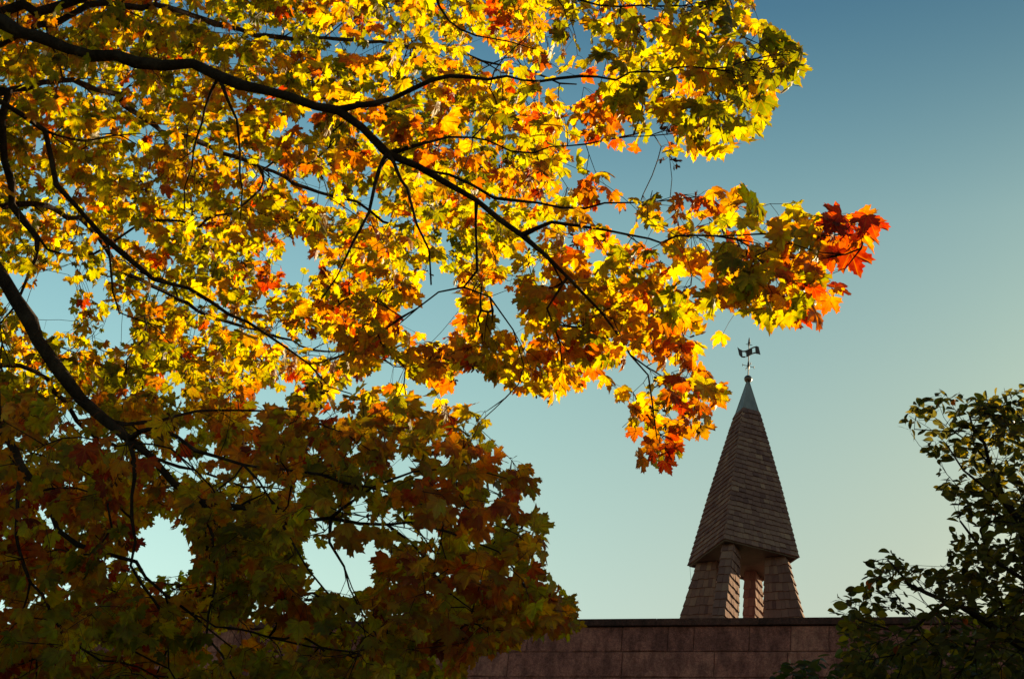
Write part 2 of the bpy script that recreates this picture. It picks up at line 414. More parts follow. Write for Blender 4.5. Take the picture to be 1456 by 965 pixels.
def hip_strip(mb, B, T, d1_, d2_, expo, width=.075, tone=.5):
    """pairs of narrow cap shingles lapped up a corner; d1_, d2_ run away from the corner along each face"""
    B, T = np.asarray(B, float), np.asarray(T, float); ln = np.linalg.norm(T-B); n = max(1, round(ln/expo)); ax = (T-B)/ln
    outv = -(d1_+d2_); outv /= np.linalg.norm(outv)
    for r in range(n):
        p0 = B+ax*ln*r/n; p1 = B+ax*ln*min(1, (r+1.06)/n); lift0, lift1 = .026, .006
        tn = min(1, max(0, random.gauss(tone, .15)))
        for d in (d1_, d2_):
            a = p0+outv*lift0; c = p0+d*width+outv*lift0*.55; e = p1+d*width+outv*lift1*.5; f = p1+outv*lift1
            a2, c2, e2, f2 = a-outv*.014, c-outv*.014, e-outv*.006, f-outv*.006
            mb.add([a, c, e, f, a2, c2, e2, f2], [(0, 1, 2, 3), (0, 4, 5, 1), (1, 5, 6, 2), (3, 2, 6, 7), (4, 7, 6, 5)], (tn, random.random(), 0))

sp = MB()
rowsz = []
for (z0, r0), (z1, r1) in zip(prof, prof[1:]):
    for k in range(4):
        a, c = cdir(k), cdir((k+1) % 4)
        BL, BR = SC+a*r0+[0, 0, z0], SC+c*r0+[0, 0, z0]
        TL, TR = SC+a*r1+[0, 0, z1], SC+c*r1+[0, 0, z1]
        shingle_face(sp, BL, BR, TR, TL, .142, .09, .2, .030)
        sp.add([BL, BR, TR, TL], [(0, 1, 2, 3)], (.1, 0, 0))
    for k in range(4):
        a = cdir(k); e1 = cdir((k+1) % 4)-a; e1 /= np.linalg.norm(e1); e2 = cdir((k-1) % 4)-a; e2 /= np.linalg.norm(e2)
        hip_strip(sp, SC+a*(r0+.006)+[0, 0, z0], SC+a*(r1+.006)+[0, 0, z1], e1, e2, .142, .07, .55)
sp.build('spire', M['shingle'], st)
sf = MB()  # boarded soffit with a thin eave board
c4 = [cdir(k) for k in range(4)]
V = [SC+c*1.30+[0, 0, ZE+.012] for c in c4]+[SC+c*1.30+[0, 0, ZE+.05] for c in c4]
sf.add(V, [(3, 2, 1, 0), (4, 5, 6, 7), (0, 1, 5, 4), (1, 2, 6, 5), (2, 3, 7, 6), (3, 0, 4, 7)])
for k in range(4):
    a, c = c4[k], c4[(k+1) % 4]
    sf.add([SC+a*1.295+[0, 0, ZE-.03], SC+c*1.295+[0, 0, ZE-.03], SC+c*1.235+[0, 0, ZE-.03], SC+a*1.235+[0, 0, ZE-.03],
            SC+a*1.295+[0, 0, ZE+.011], SC+c*1.295+[0, 0, ZE+.011], SC+c*1.235+[0, 0, ZE+.011], SC+a*1.235+[0, 0, ZE+.011]],
           [(3, 2, 1, 0), (0, 1, 5, 4), (2, 3, 7, 6), (1, 2, 6, 5), (3, 0, 4, 7)])
sf.build('soffit', M['soffit'], st)
# metal cap
cpm = MB()
rc = .312
V = [SC+c*rc+[0, 0, ZC-.05] for c in c4]+[SC+c*(rc-.012)+[0, 0, ZC-.01] for c in c4]+[SC+c*.035+[0, 0, ZA] for c in c4]
F = [(k, (k+1) % 4, 4+(k+1) % 4, 4+k) for k in range(4)]+[(4+k, 4+(k+1) % 4, 8+(k+1) % 4, 8+k) for k in range(4)]+[(8, 9, 10, 11)]
cpm.add(V, F)
for k in range(4):   # rolled seams on the cap's corners
    cpm.tube([SC+c4[k]*(rc-.012)+[0, 0, ZC-.02], SC+c4[k]*.035+[0, 0, ZA]], [.010, .008], 6)
cpm.build('metal_cap', M['lead'], st)
ZB = ZA+.075
sb = MB(); V = []; F = []; nl, ns = 18, 12; rb_ = .098
for j in range(ns+1):
    a = math.pi*j/ns
    for i in range(nl): t = 2*math.pi*i/nl; V.append(SC+np.array([rb_*math.sin(a)*math.cos(t), rb_*math.sin(a)*math.sin(t), ZB+rb_*math.cos(a)]))
for j in range(ns):
    for i in range(nl): F.append((j*nl+i, (j+1)*nl+i, (j+1)*nl+(i+1) % nl, j*nl+(i+1) % nl))
sb.add(V, F); sb.build('finial_ball', M['ball'], st, smooth=True)
# weathervane: sized from the photograph at the steeple's distance
wv = MB(); ZT = Z(19.98)
wv.tube([SC+[0, 0, ZB+.05], SC+[0, 0, ZT-.12]], [.014, .011], 8)
wv.tube([SC+[0, 0, ZT-.19], SC+[0, 0, ZT-.17], SC+[0, 0, ZT-.13], SC+[0, 0, ZT-.07], SC+[0, 0, ZT]], [.014, .034, .026, .02, .006], 8)
pole = wv.build('weathervane', M['iron'], st, smooth=False)
cr = MB()
vdir = np.array([1, .12, 0]); vdir /= np.linalg.norm(vdir); side = np.array([-vdir[1], vdir[0], 0])
zx = ZT-.21
for dd, h_ in ((vdir, .085), (side, .085)):
    cr.tube([SC-dd*h_+[0, 0, zx], SC-dd*h_*.5+[0, 0, zx+.008], SC+[0, 0, zx], SC+dd*h_*.5+[0, 0, zx+.008], SC+dd*h_+[0, 0, zx]], [.005, .009, .012, .009, .005], 6)
cr.build('cross_arm', M['iron'], pole)
ca = MB(); zx2 = ZT-.82
for q, (a_, l_) in enumerate(((12, .15), (102, .15), (192, .15), (282, .15))):
    dd = np.array([math.cos(R(a_)), math.sin(R(a_)), 0]); e = SC+dd*l_+[0, 0, zx2]
    ca.tube([SC+[0, 0, zx2], SC+dd*l_*.45+[0, 0, zx2], e], [.010, .007, .008], 6)
    ca.tube([e+[0, 0, -.035], e+[0, 0, .035]], [.008, .008], 5)
ca.tube([SC+[0, 0, zx2-.09], SC+[0, 0, zx2], SC+[0, 0, zx2+.09], SC+[0, 0, zx2+.14]], [.013, .032, .022, .014], 8)
ca.build('compass_arm', M['iron'], pole)
# the banner: a waved band with two openings
bn = MB(); bh = .19; n = 28
def bz(u): return .055*math.sin((u-.5)*5.4)*1.0+.10*(u-.5)**2*4*.55*(1 if u > .5 else .55)+.035*(u-.5)
def bp(u, v, t): # u 0..1 along, v 0..1 up
    x = (u-.5)*.54; wob = .04*math.sin(u*6.0)
    sk = -.05*(v-.5)*(1 if u > .85 else (1 if u < .15 else .3))
    return SC+vdir*(x+sk)+side*(wob+t)+np.array([0, 0, ZT-.43+bz(u)+(v-.5)*bh*(1.0 if .2 < u < .8 else 1.12)])
cells = []
vs = [0, .17, .34, .5, .66, .83, 1]
for i in range(n):
    u0, u1 = i/n, (i+1)/n
    for j in range(6):
        um, vm = (u0+u1)/2, (vs[j]+vs[j+1])/2
        hole = (.20 < um < .38 and abs(vm-(.5-(um-.29)*1.1)) < .33) or (.63 < um < .80 and abs(vm-(.5-(um-.715)*1.0)) < .34)
        if not hole: cells.append((i, j))
cs = set(cells)
for (i, j) in cells:
    u0, u1, v0, v1 = i/n, (i+1)/n, vs[j], vs[j+1]; t = .008
    A = [bp(u0, v0, -t), bp(u1, v0, -t), bp(u1, v1, -t), bp(u0, v1, -t), bp(u0, v0, t), bp(u1, v0, t), bp(u1, v1, t), bp(u0, v1, t)]
    F = [(0, 1, 2, 3), (7, 6, 5, 4)]
    if (i, j-1) not in cs: F.append((0, 4, 5, 1))
    if (i, j+1) not in cs: F.append((3, 2, 6, 7))
    if (i-1, j) not in cs: F.append((0, 3, 7, 4))
    if (i+1, j) not in cs: F.append((1, 5, 6, 2))
    bn.add(A, F)
bn.build('vane', M['iron'], pole)

# four radial piers, straight inside and flared outside
RI, RO, SL, T2 = .578, 1.045, .268, .128
ZP = HW+1.3
def make_pier(k):
    u = cdir(k); nrm = np.array([-u[1], u[0], 0])
    mb = MB(); zt_, zb_ = ZE-.002, ZP
    ro_t, ro_b = RO, RO+SL*(zt_-zb_)
    def P(r, s_, z): return SC+u*r+nrm*s_*T2+[0, 0, z]
    ti, tb = T2, T2
    # core
    V = [P(RI, -1, zb_), P(ro_b, -1, zb_), P(ro_b, 1, zb_), P(RI, 1, zb_), P(RI, -1, zt_), P(ro_t, -1, zt_), P(ro_t, 1, zt_), P(RI, 1, zt_)]
    mb.add(V, [(0, 1, 5, 4), (1, 2, 6, 5), (2, 3, 7, 6), (3, 0, 4, 7)], (.1, 0, 0))
    e = .215
    shingle_face(mb, V[0], V[1], V[5], V[4], e, .08, .17, .030)       # side -1
    shingle_face(mb, V[2], V[3], V[7], V[6], e, .08, .17, .030)       # side +1
    shingle_face(mb, V[1], V[2], V[6], V[5], e, .10, .16, .030, .45)  # outer
    shingle_face(mb, V[3], V[0], V[4], V[7], e, .10, .17, .030, .4)   # inner
    hip_strip(mb, V[1], V[5], -u, nrm, e, .055, .55); hip_strip(mb, V[2], V[6], -u, -nrm, e, .055, .55)
    hip_strip(mb, V[0], V[4], u, nrm, e, .05, .55); hip_strip(mb, V[3], V[7], u, -nrm, e, .05, .55)
    return mb.build('pier', M['shingle'], st)
for k in range(4): make_pier(k)
bs = MB()   # square shingled base the piers stand on, below the wall's top line from here
rB = RO+SL*(ZE-ZP)+.25
for k in range(4):
    a, c = c4[k], c4[(k+1) % 4]
    BL, BR = SC+a*rB+[0, 0, HW-.6], SC+c*rB+[0, 0, HW-.6]; TL, TR = SC+a*rB+[0, 0, ZP+.0], SC+c*rB+[0, 0, ZP+.0]
    bs.add([BL, BR, TR, TL], [(0, 1, 2, 3)], (.1, 0, 0)); shingle_face(bs, BL, BR, TR, TL, .2, .1, .2)
bs.add([SC+c*rB+[0, 0, ZP-.001] for c in c4], [(0, 1, 2, 3)], (.1, 0, 0))
bs.build('base', M['shingle'], st)
ce = SC+c4[3]*1.27+[0, 0, ZE-.03]
cb = MB(); cb.tube([ce, ce+[.01, 0, -.12], ce+[.03, 0, -.26], ce+[.035, 0, -.42], ce+[.07, 0, -.52]], [.004]*5, 5); cb.build('cable', M['iron'], st)

# ------------------------------------------------------------------ trees
def inpoly(x, y, poly):
    c = False; n = len(poly); j = n-1
    for i in range(n):
        xi, yi = poly[i]; xj, yj = poly[j]
        if (yi > y) != (yj > y) and x < (xj-xi)*(y-yi)/(yj-yi+1e-12)+xi: c = not c
        j = i
    return c

def catmull(pts, step):
    pts = np.asarray(pts, float)
    P = np.vstack([2*pts[0]-pts[1], pts, 2*pts[-1]-pts[-2]]); out = []
    for i in range(1, len(P)-2):
        seg = np.linalg.norm(P[i+1][:3]-P[i][:3]); n = max(1, int(seg/step))
        for k in range(n):
            t = k/n; a, b_, c, d = P[i-1], P[i], P[i+1], P[i+2]
            out.append(.5*((2*b_)+(-a+c)*t+(2*a-5*b_+4*c-d)*t*t+(-a+3*b_-3*c+d)*t**3))
    out.append(P[-2]); return np.array(out)

# ---- maple leaf outline: unit leaf, petiole joint at the origin, middle lobe along +y
def maple_outline():
    half = [(.0, 1.0), (.06, .86), (.17, .79), (.165, .69), (.285, .655), (.245, .53), (.27, .46),
            (.37, .53), (.47, .55), (.54, .66), (.58, .54), (.69, .55), (.61, .44), (.66, .34), (.55, .27), (.48, .19),
            (.54, .12), (.62, .03), (.52, -.03), (.47, -.14), (.34, -.09), (.20, -.11), (.09, -.07)]
    o = [(x, y) for x, y in half]
    o += [(0, -.01)]
    o += [(-x, y) for x, y in half[::-1][:-1]]
    return np.array(o)
OUT0 = maple_outline()
LEAF_VARIANTS = []
for q in range(10):
    o = OUT0.copy()
    sx, sy = random.uniform(.88, 1.15), random.uniform(.9, 1.08)
    o = o*[sx, sy] + rng.normal(0, .014, o.shape)
    shear = random.uniform(-.08, .08); o[:, 0] += o[:, 1]*shear
    n = len(o); c0 = np.array([0, .14])
    ring = c0+(o-c0)*.55
    V2 = np.vstack([[c0], ring, o])
    F = [(0, 1+i, 1+(i+1) % n) for i in range(n)]+[(1+i, 1+n+i, 1+n+(i+1) % n, 1+(i+1) % n) for i in range(n)]
    LEAF_VARIANTS.append((V2, F))
ANG = [R(a) for a in (0, 42, -42, 84, -84)]
def maple_leaf(mb, base, tipdir, nrm, size, tint, rnd, bend, fold, twist):
    V2, F = LEAF_VARIANTS[int(rnd*1e4) % 10]
    x, y = V2[:, 0], V2[:, 1]
    r2 = x*x+(y-.1)**2
    th = np.arctan2(x, y+.02); dmin = np.min([np.abs(th-a) for a in ANG], axis=0)
    z = -bend*r2+fold*np.sqrt(r2)*np.minimum(dmin/.37, 1.2)+twist*x*y + .03*np.sin(7*x+rnd*40)*np.sqrt(r2)+.03*np.sin(8*y+rnd*90)*np.sqrt(r2)
    t = tipdir/np.linalg.norm(tipdir); nn_ = nrm-t*(nrm@t); nn_ /= np.linalg.norm(nn_)+1e-9; s_ = np.cross(t, nn_)
    P = base+size*(x[:, None]*s_+y[:, None]*t+z[:, None]*nn_)
    mb.add(P, F, (tint, rnd, 0), V2, 0)
def oval_shape():
    prof_ = [(0, 0), (.11, .12), (.205, .30), (.25, .5), (.225, .70), (.14, .87), (0, 1.0)]
    V = []; 
    for (w_, y_) in prof_: V += [(-w_, y_), (0, y_), (w_, y_)]
    F = []
    for i in range(len(prof_)-1):
        a = i*3; F += [(a, a+1, a+4, a+3), (a+1, a+2, a+5, a+4)]
    return np.array(V), F
OV, OF = oval_shape()
def oval_leaf(mb, base, tipdir, nrm, size, tint, rnd, bend, fold, twist):
    x, y = OV[:, 0]*(.9+.45*rnd), OV[:, 1]
    z = -bend*(y-.3)**2+fold*np.abs(x)*2+twist*x*y
    t = tipdir/np.linalg.norm(tipdir); nn_ = nrm-t*(nrm@t); nn_ /= np.linalg.norm(nn_)+1e-9; s_ = np.cross(t, nn_)
    mb.add(base+size*(x[:, None]*s_+y[:, None]*t+z[:, None]*nn_), OF, (tint, rnd, 0), OV, 0)

class Tree:
    def __init__(s, name_limb='limb'):
        s.pos = []; s.par = []; s.dir = []; s.limb = []; s.hand = []; s.rad = []; s.chains = []   # chain: list of node ids
    def node(s, p, par, d, limb, rad=None):
        s.pos.append(p); s.par.append(par); s.dir.append(d); s.limb.append(limb); s.hand.append(rad is not None); s.rad.append(rad if rad else 0.0)
        return len(s.pos)-1
    def hand_limb(s, pts, limb, start=None, step=.07, jit=.012):
        """pts rows: x y z radius; start: node id it grows from"""
        pts = np.asarray(pts, float)
        if start is not None: pts = np.vstack([[*s.pos[start], min(s.rad[start]*.8, pts[0][3]*1.25)], pts])
        c = catmull(pts, step); ids = []; par = -1 if start is None else start
        for i in range(len(c)):
            p = c[i][:3].copy(); r = max(.0012, c[i][3])
            if i and i < len(c)-1: p = p+rng.normal(0, jit, 3)*min(.45, .25+r*18)+np.array(noise.noise_vector(Vector(p)*4.5))*.030
            d = c[min(i+1, len(c)-1)][:3]-c[max(i-1, 0)][:3]; d /= np.linalg.norm(d)+1e-9
            par = s.node(p, par, d, limb, r); ids.append(par)
        s.chains.append(ids if start is None else [start]+ids)
        return ids
    def near(s, p):
        return int(np.argmin(np.linalg.norm(np.array(s.pos)-p, axis=1)))
    def grow(s, targets, step=.075, maxlen=2.2, wander=.16):
        P = np.array(s.pos); 
        dist = np.array([np.min(np.linalg.norm(P-t, axis=1)) for t in targets])
        order = np.argsort(dist)
        cap = len(P)+400000
        buf = np.zeros((len(P)+len(targets)*60, 3)); buf[:len(P)] = P; D = np.zeros_like(buf); D[:len(P)] = np.array(s.dir)
        for oi in order:
            t = targets[oi]; n = len(s.pos)
            if n+50 > len(buf): break
            v = t-buf[:n]; d = np.linalg.norm(v, axis=1)
            cs_ = np.einsum('ij,ij->i', v, D[:n])/(d+1e-6)
            cost = d*(1.35-.35*cs_)+np.where(d < .12, 5, 0)
            k = int(np.argmin(cost)); L_ = d[k]
            if L_ < .08 or L_ > maxlen: continue
            m_ = max(2, int(L_/step)); p0 = buf[k].copy(); d0 = D[k]; par = k; ids = [k]
            # quadratic bend that leaves along the parent and droops a little
            ctrl = p0+(d0*.35+(t-p0)/L_*.65)*L_*.5+np.array([0, 0, .05*L_])+rng.normal(0, .05*L_, 3)
            off = np.zeros(3)
            prev = p0
            for i in range(1, m_+1):
                q = i/m_; off += rng.normal(0, wander*step*.35, 3)
                p_ = (1-q)**2*p0+2*q*(1-q)*ctrl+q*q*t+off
                dd = p_-prev; dd /= np.linalg.norm(dd)+1e-9
                par = s.node(p_, par, dd, s.limb[k]); buf[par] = p_; D[par] = dd; ids.append(par); prev = p_
            s.chains.append(ids)
    def radii(s, tip=.0013, ex=.43):
        n = len(s.pos); cnt = np.zeros(n); haschild = np.zeros(n, bool)
        for i in range(n):
            if s.par[i] >= 0: haschild[s.par[i]] = True
        for i in range(n-1, -1, -1):
            if not haschild[i]: cnt[i] += 1
            if s.par[i] >= 0: cnt[s.par[i]] += cnt[i]
        for i in range(n):
            if not s.hand[i]: s.rad[i] = tip*max(1, cnt[i])**ex

def depth_layer(poly, n, dr, holes=(), keep=None):
    xs = [p_[0] for p_ in poly]; ys = [p_[1] for p_ in poly]; out = []
    tries = 0
    while len(out) < n and tries < n*60:
        tries += 1
        x, y = random.uniform(min(xs), max(xs)), random.uniform(min(ys), max(ys))
        if not inpoly(x, y, poly): continue
        if any(inpoly(x, y, h) for h in holes): continue
        dd = dr(x, y) if callable(dr) else dr
        out.append(at(x, y, random.uniform(*dd)))
    return out

# ---------------- the maple
# outline of the crown seen from the path, in photograph pixels; used as the side walls of its volume
UPPER = [(-230, -180), (1040, -180), (1060, -20), (1078, 40), (1125, 48), (1155, 85), (1140, 122), (1105, 112), (1100, 150), (1082, 195), (1048, 222), (1000, 218),
         (950, 232), (925, 205), (903, 222), (925, 250), (945, 292), (1000, 262), (1045, 272), (1110, 270), (1150, 285), (1185, 297), (1262, 318), (1256, 352), (1222, 392), (1190, 436),
         (1130, 462), (1085, 460), (1050, 445), (1008, 442), (1024, 470), (1026, 520), (1036, 565), (1016, 612), (978, 622), (950, 668), (908, 664), (896, 630), (868, 606), (872, 560), (858, 522),
         (836, 552), (790, 562), (758, 568), (715, 550), (690, 524), (655, 526), (624, 566), (596, 536), (570, 512), (535, 520), (500, 545), (420, 560), (300, 590), (-230, 600)]
LOWER = [(-230, 560), (300, 560), (500, 545), (530, 555), (560, 552), (600, 575), (650, 580), (680, 560), (698, 575), (692, 612), (730, 645), (772, 664), (764, 705), (784, 768), (770, 800), (806, 845), (838, 888),
         (795, 904), (735, 920), (690, 930), (655, 960), (640, 1080), (-230, 1080)]
HOLES = [[(392, 325), (440, 345), (432, 380), (420, 400), (400, 378)],
         [(606, 378), (640, 352), (648, 385), (662, 440), (648, 480), (600, 490), (566, 470), (560, 430), (590, 425)],
         [(45, 395), (78, 372), (112, 425), (88, 480), (60, 470), (38, 425)],
         [(195, 740), (238, 728), (258, 750), (284, 790), (290, 835), (262, 815), (215, 800), (200, 775)],
         [(420, 775), (465, 752), (512, 778), (538, 800), (532, 838), (475, 846), (432, 822)],
         [(360, 545), (412, 548), (420, 580), (372, 583)],
         [(700, 385), (752, 430), (742, 480), (712, 470), (690, 430)],
         [(852, 230), (905, 225), (930, 262), (905, 278), (872, 262)],
         [(895, 560), (905, 520), (880, 495), (868, 520)],
         [(340, 850), (385, 856), (390, 880), (345, 876)],
         [(290, 890), (335, 888), (338, 925), (300, 930)],
         [(560, 640), (600, 660), (590, 690), (560, 670)],
         [(145, 455), (190, 440), (185, 475), (150, 480)],
         [(545, 510), (560, 530), (520, 560), (500, 552)]]
PARTIAL = [([(0, 320), (120, 360), (200, 420), (190, 520), (110, 500), (0, 440)], .55),
           ([(380, 330), (560, 400), (700, 380), (760, 480), (700, 510), (520, 500), (440, 470)], .15),
           ([(180, 720), (560, 720), (560, 880), (180, 880)], .1),
           ([(660, 560), (700, 560), (700, 640), (660, 620)], .8),
           ([(820, 200), (960, 215), (1000, 300), (900, 360), (820, 330)], .25),
           ([(400, 880), (660, 900), (640, 965), (400, 965)], .05)]
def wpx(w_, dist): return w_*.375/FPX*dist
def L_(rows): return [(*at(x, y, d), wpx(w_, d)) for x, y, d, w_ in rows]
TB = np.array([-5.7, 8.2, 0.0])
maple = empty('maple_tree', tuple(TB))
tag(maple, 'autumn maple with yellow, orange, red and olive leaves on dark limbs filling the upper left', 'tree')
T = Tree()
trunk_pts = [(TB[0], TB[1], 0, .34), (TB[0]+.05, TB[1], .5, .27), (TB[0]+.1, TB[1]-.05, 1.8, .24), (TB[0]+.05, TB[1]-.1, 3.2, .215), (TB[0]+.2, TB[1]-.15, 4.6, .18), (TB[0]+.25, TB[1], 6.4, .13),
             (TB[0]+.5, TB[1]+.1, 8.4, .08), (TB[0]+.6, TB[1]+.2, 10.0, .035)]
trk = T.hand_limb(trunk_pts, 0, None, .2, .012)
LIMBS = {}
def from_trunk(z, rows, limb, mid=None):
    k = min(trk, key=lambda i: abs(T.pos[i][2]-z)); pts = L_(rows)
    base = T.pos[k]; r0 = pts[0][3]*1.35
    q = [np.array([*base, r0])]
    a = np.array(pts[0][:3]); m_ = base*.5+a*.5; m_[2] += .12
    q.append(np.array([*m_, (r0+pts[0][3])/2])); q += [np.array(p_) for p_ in pts]
    c = catmull(q, .11); ids = []; par = k
    for i in range(1, len(c)):
        p_ = c[i][:3]+(rng.normal(0, .006, 3)+np.array(noise.noise_vector(Vector(c[i][:3])*4.0))*.038 if i < len(c)-1 else 0)
        d_ = c[min(i+1, len(c)-1)][:3]-c[i-1][:3]; d_ /= np.linalg.norm(d_)
        par = T.node(p_, par, d_, limb, max(.0015, c[i][3])); ids.append(par)
    T.chains.append([k]+ids); return ids
def side(rows, limb, jit=.010):
    pts = L_(rows); k = T.near(np.array(pts[0][:3]))
    return T.hand_limb(pts[1:], limb, k, .09, jit)
# 1: the long limb across the top to the drooping tip in the middle right
from_trunk(5.0, [(-190, -25, 8.0, 30), (-90, 6, 7.8, 27), (0, 34, 7.6, 24), (130, 74, 7.4, 22), (270, 100, 7.2, 20), (380, 132, 7.0, 18), (480, 157, 6.9, 17), (550, 215, 6.8, 15), (640, 264, 6.7, 12), (745, 332, 6.6, 11),
                 (800, 395, 6.5, 7), (850, 438, 6.45, 5), (895, 500, 6.4, 4), (928, 570, 6.3, 3), (935, 630, 6.2, 2)], 1)
side([(484, 158, 6.9, 9), (560, 136, 6.8, 9), (645, 106, 6.7, 8), (720, 113, 6.5, 5), (800, 108, 6.3, 5), (880, 112, 6.1, 4), (960, 98, 5.8, 3.5), (1060, 86, 5.5, 3), (1122, 78, 5.3, 2)], 1)
side([(552, 214, 6.8, 6), (600, 208, 6.8, 6), (670, 200, 6.9, 4), (760, 215, 6.9, 3), (860, 200, 6.7, 2.5), (950, 190, 6.5, 2), (1040, 175, 6.2, 2)], 1)
side([(596, 236, 6.75, 6), (640, 248, 6.6, 6), (700, 284, 6.5, 6), (770, 290, 6.4, 5), (830, 298, 6.3, 4), (905, 290, 6.2, 3), (990, 280, 6.0, 2)], 1)
side([(752, 336, 6.6, 8), (785, 316, 6.5, 7), (825, 320, 6.4, 6), (870, 334, 6.3, 5), (920, 340, 6.1, 4), (1050, 331, 5.7, 3.5), (1150, 333, 5.45, 2.5), (1230, 334, 5.25, 1.8)], 1)
side([(556, 220, 6.8, 8), (575, 265, 6.5, 6), (592, 310, 6.4, 5), (608, 355, 6.3, 4), (613, 405, 6.3, 3)], 1, .02)
side([(560, 222, 6.8, 7), (532, 262, 6.6, 7), (522, 300, 6.5, 6), (505, 340, 6.5, 5), (480, 390, 6.5, 3), (452, 432, 6.5, 2)], 1, .02)
side([(682, 290, 6.65, 6), (681, 345, 6.6, 6), (676, 385, 6.5, 5), (660, 408, 6.5, 4), (625, 418, 6.5, 3), (566, 462, 6.5, 2)], 1, .02)
side([(662, 408, 6.5, 4), (700, 430, 6.5, 3), (730, 470, 6.5, 2.5), (745, 520, 6.5, 2)], 1)
side([(800, 395, 6.5, 5), (780, 440, 6.5, 4), (790, 490, 6.5, 3), (800, 530, 6.5, 2)], 1)
side([(330, 118, 7.1, 5), (335, 170, 7.0, 5), (340, 215, 7.0, 4), (345, 270, 6.9, 3), (342, 310, 6.9, 2)], 1, .02)
side([(285, 105, 7.1, 5), (288, 175, 7.3, 4), (272, 230, 7.5, 3), (262, 300, 7.6, 2)], 1, .02)
# 2: thick limb entering at the left and turning down into the shaded lower boughs
from_trunk(3.3, [(-150, 270, 7.2, 28), (-60, 325, 7.1, 26), (0, 392, 7.0, 24), (60, 482, 6.9, 24), (112, 565, 6.8, 22), (160, 603, 6.7, 17), (215, 648, 6.6, 14), (290, 707, 6.5, 11), (340, 722, 6.4, 9), (400, 736, 6.3, 8),
                 (470, 740, 6.2, 7), (585, 742, 6.1, 5), (650, 757, 6.0, 4), (710, 790, 5.9, 3), (760, 840, 5.8, 2)], 2)
side([(160, 603, 6.7, 7), (230, 596, 6.9, 6), (300, 587, 7.1, 4.5), (375, 583, 7.2, 4), (430, 583, 7.3, 3)], 2)
side([(180, 615, 6.7, 8), (225, 607, 6.5, 8), (280, 632, 6.3, 7), (345, 657, 6.2, 6), (400, 664, 6.1, 5), (450, 672, 6.0, 5), (530, 692, 5.9, 4), (600, 722, 5.8, 3), (680, 740, 5.7, 2.5), (730, 720, 5.6, 2)], 2)
side([(470, 740, 6.2, 5), (530, 697, 6.0, 5), (590, 672, 5.9, 4), (665, 664, 5.8, 3), (720, 680, 5.7, 2)], 2)
side([(440, 739, 6.2, 5), (465, 770, 6.1, 5), (490, 807, 6.0, 4), (520, 877, 5.9, 3), (545, 930, 5.8, 2)], 2)
side([(280, 700, 6.5, 6), (305, 762, 6.4, 5), (305, 832, 6.3, 5), (298, 905, 6.2, 4), (330, 960, 6.1, 3)], 2, .02)
side([(190, 630, 6.6, 7), (187, 707, 6.5, 7), (191, 762, 6.4, 6), (185, 800, 6.4, 5), (230, 880, 6.3, 4), (240, 950, 6.2, 3)], 2, .02)
side([(360, 660, 6.2, 4), (400, 732, 6.0, 3.5), (435, 807, 5.9, 3), (495, 872, 5.8, 3), (550, 917, 5.7, 2.5)], 2)
side([(560, 742, 6.1, 4), (610, 800, 6.0, 4), (640, 850, 5.9, 3), (700, 890, 5.8, 2)], 2)
# 3: thin limb curving down across the left
from_trunk(4.3, [(-30, 110, 8.1, 11), (0, 142, 8.0, 10), (60, 190, 8.0, 10), (85, 262, 7.9, 9), (150, 332, 7.9, 9), (220, 392, 7.8, 8), (300, 430, 7.7, 6), (380, 475, 7.5, 5), (440, 520, 7.3, 3), (500, 560, 7.2, 2)], 3)
side([(62, 195, 8, 5), (110, 195, 8.1, 4), (200, 190, 8.3, 2)], 3)
side([(158, 340, 7.9, 4), (162, 380, 7.8, 4), (170, 440, 7.8, 3), (250, 470, 7.7, 2)], 3)
# 4: limb hanging down along the left edge
from_trunk(4.9, [(-30, 120, 8.6, 16), (6, 170, 8.5, 15), (12, 230, 8.5, 14), (18, 290, 8.4, 13), (50, 338, 8.3, 10), (40, 400, 8.2, 6), (0, 460, 8.1, 3)], 4)
# 5: upper limb leaving the frame at the top
from_trunk(5.3, [(-20, 30, 8.2, 17), (60, 12, 8.1, 16), (140, -5, 8.0, 14), (300, -50, 7.6, 11), (520, -40, 7.2, 8), (700, -10, 6.7, 6), (850, 0, 6.3, 4), (1000, 10, 5.9, 2)], 5)
side([(600, -30, 7.0, 6), (640, 30, 6.8, 4), (700, 60, 6.6, 3), (760, 70, 6.4, 2)], 5)
# 6: lowest limb, dark, at the bottom left
from_trunk(2.6, [(-60, 560, 7.6, 16), (0, 608, 7.5, 14), (35, 672, 7.4, 13), (66, 712, 7.3, 10), (110, 775, 7.1, 8), (160, 800, 7.0, 8), (192, 806, 6.9, 6), (260, 870, 6.7, 4), (330, 920, 6.5, 3)], 6)
side([(35, 672, 7.4, 8), (20, 760, 7.2, 7), (60, 850, 7.0, 5), (120, 920, 6.8, 4), (220, 960, 6.6, 3)], 6)
side([(260, 870, 6.7, 4), (380, 905, 6.2, 4), (500, 925, 5.9, 3), (620, 915, 5.7, 2.5), (720, 890, 5.6, 2)], 6)
# 7-9: limbs on the far side of the crown
from_trunk(5.6, [(60, 120, 9.8, 11), (250, 190, 10.8, 9), (450, 270, 11.6, 6), (620, 340, 12, 3)], 7)
from_trunk(4.6, [(40, 290, 9.8, 11), (200, 400, 10.8, 8), (360, 470, 11.5, 5), (480, 500, 12, 3)], 8)
from_trunk(6.4, [(150, 10, 9.6, 11), (380, 50, 10.6, 8), (620, 70, 11.3, 5), (820, 120, 11.6, 3)], 9)
from_trunk(3.6, [(0, 520, 9.3, 9), (140, 620, 10, 7), (320, 680, 10.4, 4), (420, 700, 10.5, 2)], 10)
nhand = len(T.chains)

